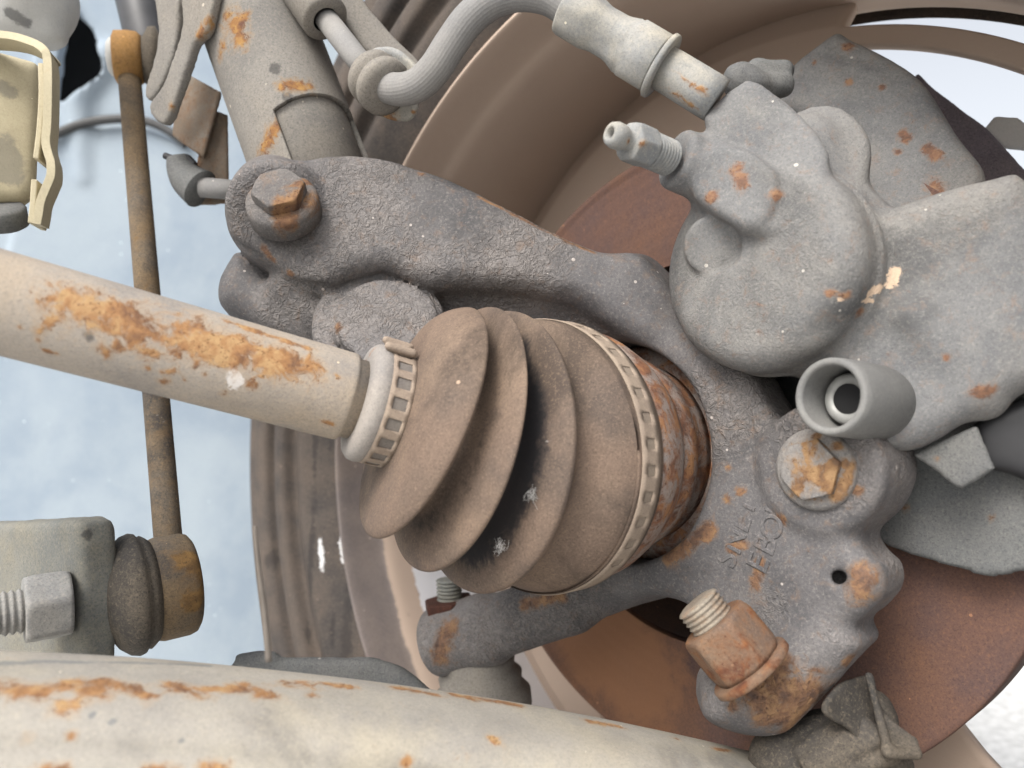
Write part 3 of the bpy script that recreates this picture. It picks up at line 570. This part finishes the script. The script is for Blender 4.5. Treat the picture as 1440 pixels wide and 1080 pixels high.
# pleated boot along a bent spine
BK = [  # pleat crests: centre pixel, distance, radius, depth angle, tilt
    (557, 578, 233.8, 17.4, 21, 17), (591, 590, 236, 37.0, 24, 26), (635, 612, 240, 41.8, 28, 18.5), (682, 631, 245, 44, 34, 10.5), (744, 640, 249.3, 44, 43.5, 0)]
BR = [(0, 17.4), (.05, 19), (.2, 25.5), (.4, 31.2), (.6, 34.8), (.8, 37), (.95, 37.9), (1.04, 37.3), (1.1, 35.6), (1.2, 31), (1.32, 27), (1.45, 25.2), (1.58, 26.4), (1.7, 31), (1.82, 37.6), (1.92, 41.2), (1.99, 42.1), (2.05, 41.4), (2.13, 38.2), (2.24, 32.6), (2.36, 29), (2.5, 28.4), (2.62, 31), (2.74, 37), (2.86, 42.4), (2.95, 44.4), (3.01, 44.6), (3.07, 43.8), (3.16, 40.8), (3.3, 38.4), (3.46, 39.2), (3.6, 41.6), (3.76, 43.2), (3.9, 43.8), (4, 44)]
bk = cat([(*at(x, y, d), be, ea) for x, y, d, r, be, ea in BK], 40)
cs, ns, rs, us = [], [], [], []
for t, r in cat(BR, 4):
    q = t * 40; i = min(int(q), len(bk) - 2); k = bk[i] + (bk[i + 1] - bk[i]) * (q - i); be, ea = math.radians(k[3]), math.radians(k[4])
    cs.append(k[:3]); ns.append(A(math.cos(be) * math.cos(ea), math.sin(be), -math.cos(be) * math.sin(ea))); rs.append(r); us.append(t)
for t, r in ((1.5, 44), (3, 44.1), (5, 44.1), (14, 44), (14.6, 43), (14.7, 41)): cs.append(C0 + H * (t - 3)); ns.append(H); rs.append(r); us.append(4 + t / 20)
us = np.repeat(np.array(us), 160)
bmask = np.clip(1 - np.abs(us - 2.6) / .26, 0, 1) * 1.1 + .36 * np.clip(1 - np.abs(us - 1.66) / .2, 0, 1)  # clean black rubber in the second groove; weaker term paints shade beside the first
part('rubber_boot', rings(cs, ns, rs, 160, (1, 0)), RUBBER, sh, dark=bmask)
def band(o, d, r, w0, nslots, a0, a1, sw, x0, mat, name, margin, flare=0):
    """perforated clamp band: grid round the axis with the slots left open, 0.8 mm thick"""
    dd = nrm(d); x = nrm(A(0, 0, 1) - dd[2] * dd); y = np.cross(dd, x); N = nslots * 7; v = []; f = []
    zs = [0, margin, margin + .01, w0 - margin - .01, w0 - margin, w0]; zs = [0, margin, w0 - margin, w0]
    for z in zs:
        for j in range(N): a = 2 * math.pi * j / N; v.append(o + dd * z + r * (math.cos(a) * x + math.sin(a) * y))
    for i in range(len(zs) - 1):
        for j in range(N):
            k = (j + 1) % N; a = (360 * (j + .5) / N + 180) % 360 - 180
            if i == 1 and a0 < a < a1 and (j % 7) < sw: continue
            f.append([i * N + j, i * N + k, (i + 1) * N + k, (i + 1) * N + j])
    return part(name, (np.array(v), f), mat, sh, solid=flare, off=1)
sc = band(B0 + sdir * 8.2, sdir, 17.5, 7.2, 18, -180, 180, 4, 0, CLAMP, 'small_clamp', 1.5, .5)
lc = band(C0 + H * .4, H, 44.2, 8.6, 36, -24, 140, 3, 0, CLAMP, 'large_clamp', 2.4, .4)
part('liner', lathe(B0 + sdir * 8.8, sdir, [(0, 17.55), (6, 17.55)], 96, (0, 0)), NECK2, sc)
part('liner', lathe(C0 + H * 1.4, H, [(0, 44.3), (7, 44.3)], 160, (0, 0)), LINER, lc)
# buckle of the small clamp
bx = B0 + sdir * 8.8; zz = nrm(A(0, 0, 1) - sdir[2] * sdir); yy = np.cross(sdir, zz); rr_ = nrm(zz * .95 - yy * .0 + A(0, -.35, 0))
bp_ = bx + rr_ * 19.5
part('buckle', sdf([(1, prism([], 0, 2.6, .8, n=rr_, sm=1, pts=[bp_ - sdir * .3 - np.cross(rr_, sdir) * 3, bp_ + sdir * 7.4 - np.cross(rr_, sdir) * 3, bp_ + sdir * 7.4 + np.cross(rr_, sdir) * 3.6, bp_ - sdir * .3 + np.cross(rr_, sdir) * 3.6]), .2),
     (1, capsule(bp_ - sdir * .2 - np.cross(rr_, sdir) * 3, bp_ + sdir * 7.4 - np.cross(rr_, sdir) * 3, 1.3), .5), (1, capsule(bp_ - sdir * .2 + np.cross(rr_, sdir) * 3.4, bp_ + sdir * 7.4 + np.cross(rr_, sdir) * 3.4, 1.2), .5)], .5, .05), CLAMP, sc)
part('joint_cup', lathe(W(11), H, [(0, 40), (0, 42.6), (4, 43), (9, 42.4), (15, 40.4), (20, 37.9), (21, 36.6), (22, 36.2), (26, 36.3), (31, 35.8), (32, 34.4), (38, 34), (44, 33)], 128), RUSTY, sh)

# ------------------------------------------------------------------ stabiliser link
lk = thing('stabiliser_link', 'thin dark rusty rod hanging upright between two ball ends on the left', 'link rod', at(235, 830, 270))
LT, LB = at(181, 95, 345), at(240, 800, 270)
part('rod', tube(np.linspace(LT, LB, 60), 4.75, 32), LINK, lk)
ua = nrm((.9, .35, .05)); uc = at(180, 82, 345)
part('upper_cup', lathe(uc, ua, [(-6, 9), (-5, 11.2), (0, 11.8), (4, 11.6), (6, 10)], 40), ORANGECUP, lk)
part('ball_cap', lathe(uc - ua * 5, -ua, [(0, 8.4), (2, 8), (3.4, 6), (4, 2)], 32), WHITE, lk)
part('upper_gaiter', lathe(uc + ua * 5, ua, [(0, 9), (2, 10.5), (4, 14), (7, 14.6), (9, 11), (11, 10), (13, 14), (16, 13), (18, 8)], 40), DUSTBLK, lk)
part('upper_stud', lathe(at(216, 80, 345), ua, [(0, 5), (16, 5)], 24), LINK, lk)
la = nrm((.80, .60, .06)); lc0 = at(214, 830, 263)
part('lower_cup', lathe(lc0, la, [(-1, 15), (0, 17), (2, 17.6), (10, 17.6), (12, 17), (13, 15.6)], 64), LINK, lk, rust=[(282, 780, 286, 850, 8), (262, 775, 270, 790, 8)])
part('lower_gaiter', lathe(lc0 - la * 14.5, la, [(-1, 9), (0, 12), (3, 17), (6, 19.6), (8.5, 20.4), (10, 20), (11, 18.6), (12, 19), (13.4, 18), (15, 16.5)], 72), DUSTBLK, lk)

# ------------------------------------------------------------------ stabiliser bar end with nut
sb = thing('stabiliser_bar_end', 'grey flattened bar end plate carrying a large hexagon nut at the lower left', 'stabiliser bar', at(70, 850, 240))
qd = nrm((.80, .60, .02)); qo = at(72, 852, 240)
fn = -qd
part('bar_end', sdf([(1, prism([(-160, 742), (0, 736), (120, 731), (136, 735), (143, 770), (144, 860), (138, 960), (-160, 980)], 0, 12, 3, n=nrm((-.62, -.78, 0)), sm=1, pts=[onplane(x, y, qo + qd * 6, nrm((-.62, -.78, 0))) for x, y in ((-160, 742), (0, 736), (98, 731), (109, 737), (112, 770), (114, 860), (110, 960), (-160, 980))]), .5)], 1.2, .15), BARE, sb, dark=[(135, 745, 8), (120, 745, 5)])
nt_ = part('nut', hexnut(qo + qd * 5.2, -qd, 11.0, 12.5, .35), NUTM, sb)
part('thread', thread(qo - qd * 6, -qd, 6.8, 22, 2.0), NUTM, nt_)

# ------------------------------------------------------------------ control arm in front
ar = thing('control_arm', 'broad beige control arm with orange rust spots along the bottom edge', 'control arm', at(500, 1020, 200))
AP = cat([at(*p) for p in ((-260, 1085, 168), (-60, 1086, 176), (150, 1086, 186), (350, 1094, 196), (560, 1110, 206), (760, 1132, 217), (940, 1160, 228), (1100, 1190, 238), (1280, 1225, 248), (1450, 1260, 258))], 22) - A(0, 0, 4)
def armskin():
    T = np.gradient(AP, axis=0); n = 170; vs = []; ph = np.linspace(0, 2 * np.pi, n, endpoint=False)
    for i in range(len(AP)):
        t = nrm(T[i]); side = nrm(np.cross(t, A(0, 0, 1))); up = np.cross(side, t); s = i / len(AP)
        hh = 29 * (1 - .12 * s); wd = 26
        c, q = np.cos(ph), np.sin(ph); e = .62
        X = np.sign(c) * np.abs(c) ** e * wd; Z = np.sign(q) * np.abs(q) ** e * hh
        g = 1.2 * np.exp(-((Z - hh * .42) / 4) ** 2) - 1.4 * np.exp(-((Z - hh * .66) / 3) ** 2)
        X = X + np.sign(X) * g * (np.abs(X) > 12)
        vs.append(AP[i] + X[:, None] * side + Z[:, None] * up)
    m = len(AP); f = [[i * n + j, i * n + (j + 1) % n, (i + 1) * n + (j + 1) % n, (i + 1) * n + j] for i in range(m - 1) for j in range(n)]
    f += [list(range(n))[::-1], [(m - 1) * n + j for j in range(n)]]
    return np.vstack(vs), f
av, af = armskin()
part('arm', (av, af), ARM, ar, rust=[(0, 950, 60, 955, 29), (90, 948, 140, 955, 26), (150, 945, 190, 955, 22), (195, 958, 210, 965, 16), (240, 950, 290, 960, 24), (90, 975, 22), (300, 958, 320, 955, 13), (345, 955, 385, 965, 22), (410, 950, 440, 955, 18), (440, 965, 13), (460, 950, 500, 955, 13), (560, 950, 620, 965, 14), (640, 965, 730, 978, 16), (700, 1030, 10), (20, 1045, 13), (90, 1048, 10), (60, 1072, 80, 1075, 19), (200, 1070, 240, 1072, 14), (300, 1072, 330, 1075, 14), (830, 985, 880, 995, 10), (1010, 1020, 1030, 1030, 10), (960, 1012, 8), (585, 1068, 10)],
     dark=[(130, 992, 6), (155, 1000, 5), (0, 922, 300, 924, 6), (262, 1035, 5)])
part('rim_flange', tube(np.array([p + A(0, 14, 25.5) for p in AP[22:]]), 4.0, 20), ARM, ar)
bpy.data.objects.remove(bpy.data.objects['rim_flange'])

bu = thing('arm_bushing', 'low dark grey rubber block lying behind the control arm', 'bushing', at(450, 930, 300))
part('block', sdf([(1, prism([(326, 934), (334, 924), (385, 922), (396, 930), (500, 930), (530, 933), (565, 946), (600, 972), (600, 1000), (326, 990)], 280, 6, 3, n=(0, -1, -.1), sm=2), 1)], 1.4, .25), SHIELD, bu)

# ------------------------------------------------------------------ sensor bracket with cable
sb2 = thing('sensor_bracket', 'rusty bent sheet bracket hanging between link rod and strut', 'bracket', at(285, 200, 330))
part('bent_sheet', sdf([(1, prism([(264, 104), (309, 128), (300, 160), (284, 222), (240, 190), (246, 140)], 330, 2.2, .8, n=(-.35, -.9, .1), sm=1), .3), (1, prism([(284, 150), (320, 160), (322, 286), (268, 289), (258, 284), (255, 250), (276, 232)], 330, 2.2, .8, n=(.2, -.95, 0), sm=1), .6)], 1, .1), RBRK, sb2)
part('pin', lathe(at(280, 263, 322), nrm((.98, .1, -.06)), [(0, 3.2), (.6, 4.2), (24, 4)], 24), GREYR, sb2)
part('cable_clip', tube(cat([at(232, 219, 325), at(245, 223, 324), at(262, 221, 324), (at(274, 232, 324))], 6), 1.4, 12), BLACK, sb2)
part('cable_sleeve', tube(cat([at(252, 222, 326), at(256, 238, 326), at(266, 254, 325), at(282, 266, 324)], 6), [5 + .2 * i for i in range(19)], 24), SHIELD, sb2)

# ------------------------------------------------------------------ upper left chassis pieces
ch = thing('chassis_bracket', 'beige welded bracket with folded side flanges in the upper left corner', 'bracket', at(30, 180, 240))
part('box', sdf([(1, prism([(-120, 66), (0, 68), (54, 84), (62, 100), (58, 200), (52, 270), (34, 285), (-120, 282)], 240, 14, 4, n=(.62, -.78, .05), sm=1), 1)], 1.2, .15), BEIGE, ch, dark=[(12, 118, 22, 125, 10), (8, 200, 15, 230, 20), (24, 234, 4)])
def strip(pts, w, th, tilt=0.0):
    """folded sheet strip: rectangular section w deep (away from the camera) and th thick, swept along the points"""
    P = np.array(pts); T = np.gradient(P, axis=0); v = []; f = []
    for i in range(len(P)):
        t = nrm(T[i]); dd = nrm(A(-.32, 1, 0)); n = nrm(np.cross(t, dd)); dd = np.cross(n, t)
        v += [P[i] - n * th / 2, P[i] + n * th / 2, P[i] + n * th / 2 + dd * w, P[i] - n * th / 2 + dd * w]
    m = len(P); f = [[i * 4 + j, i * 4 + (j + 1) % 4, i * 4 + 4 + (j + 1) % 4, i * 4 + 4 + j] for i in range(m - 1) for j in range(4)]
    return np.array(v), f + [[3, 2, 1, 0], [m * 4 - 4, m * 4 - 3, m * 4 - 2, m * 4 - 1]]
part('outer_flange', strip(cat([at(*p) for p in ((-100, 44, 232), (0, 48, 230), (40, 57, 229), (60, 68, 228), (66, 82, 228), (67, 120, 227), (66, 170, 227), (64, 198, 227), (67, 214, 227), (71, 228, 227), (71, 246, 227), (65, 262, 227), (57, 282, 227), (54, 300, 227), (51, 315, 227))], 6), 9, 2.3), BEIGE, ch, bevel=.5)
part('inner_flange', strip(cat([at(*p) for p in ((57, 88, 229), (58, 130, 228), (56, 170, 228), (53, 200, 228), (50, 223, 228))], 5), 14, 1.6), BEIGE, ch, bevel=.4)
part('lower_flange', strip(cat([at(*p) for p in ((48, 252, 227), (46, 285, 227), (43, 314, 227))], 5), 14, 1.7), BEIGE, ch, bevel=.4)
part('lower_bush', lathe(at(0, 302, 240), A(.15, -.5, .85), [(-4, 6), (-3, 7.5), (2, 7.5), (3, 6.5), (3, 3)], 32), SHIELD, ch)
hs = thing('chassis_tube', 'rounded off white tube end above the beige bracket in the corner', 'tube', at(30, 10, 300))
part('tube_body', sdf([(1, capsule(at(-40, -40, 300), at(30, -5, 300), 24, 20), 1), (1, cyl(at(62, -60, 296), at(66, 62, 300), 7.5, 3), 4), (1, cyl(at(20, -60, 292), at(24, 55, 300), 14, 6), 5)], 1.4, .2), WHITE, hs, dark=[(5, 20, 40, 40, 8)])
sp_ = thing('coil_tube', 'glossy dark grey tube coming down behind the link top', 'tube', at(200, 30, 370))
part('tube_wall', lathe(at(215, 78, 372), nrm(at(186, -60, 380) - at(215, 78, 372)), [(-8, 4), (-3, 9), (5, 11), (50, 12.5), (90, 13)], 40), plain('glossy_dark_tube', (70, 70, 72), .35), sp_)

# ------------------------------------------------------------------ cobweb tufts and a dry grass stalk
def tuft(px, py, d, n, r):
    gs = []
    for i in range(n):
        c = at(px, py, d) + np.random.randn(3) * r * A(.5, .25, .6); dr = nrm(np.random.randn(3)) * r * np.random.uniform(.4, 1.3)
        gs.append(tube(cat([c - dr, c + np.random.randn(3) * r * .2, c + dr], 3), .035, 4))
    return join(*gs)
o = part('cobweb', tuft(748, 697, 212, 60, 1.5), WEB); tag(o, 'white cobweb tuft in the boot groove, upper of two', 'cobweb', kind='stuff')
o = part('cobweb', tuft(703, 770, 213, 40, 1.3), WEB); tag(o, 'faint white cobweb tuft near the bottom of the boot groove', 'cobweb', kind='stuff')
o = part('grass_stalk', tube(cat([at(358, 740, 180), at(364, 800, 180), at(372, 860, 180), at(378, 930, 180)], 6), [.4 + .025 * i for i in range(19)], 8), plain('dry_stalk', (120, 112, 104), .9)); tag(o, 'thin blurred dry stalk standing before the tyre edge', 'stalk')
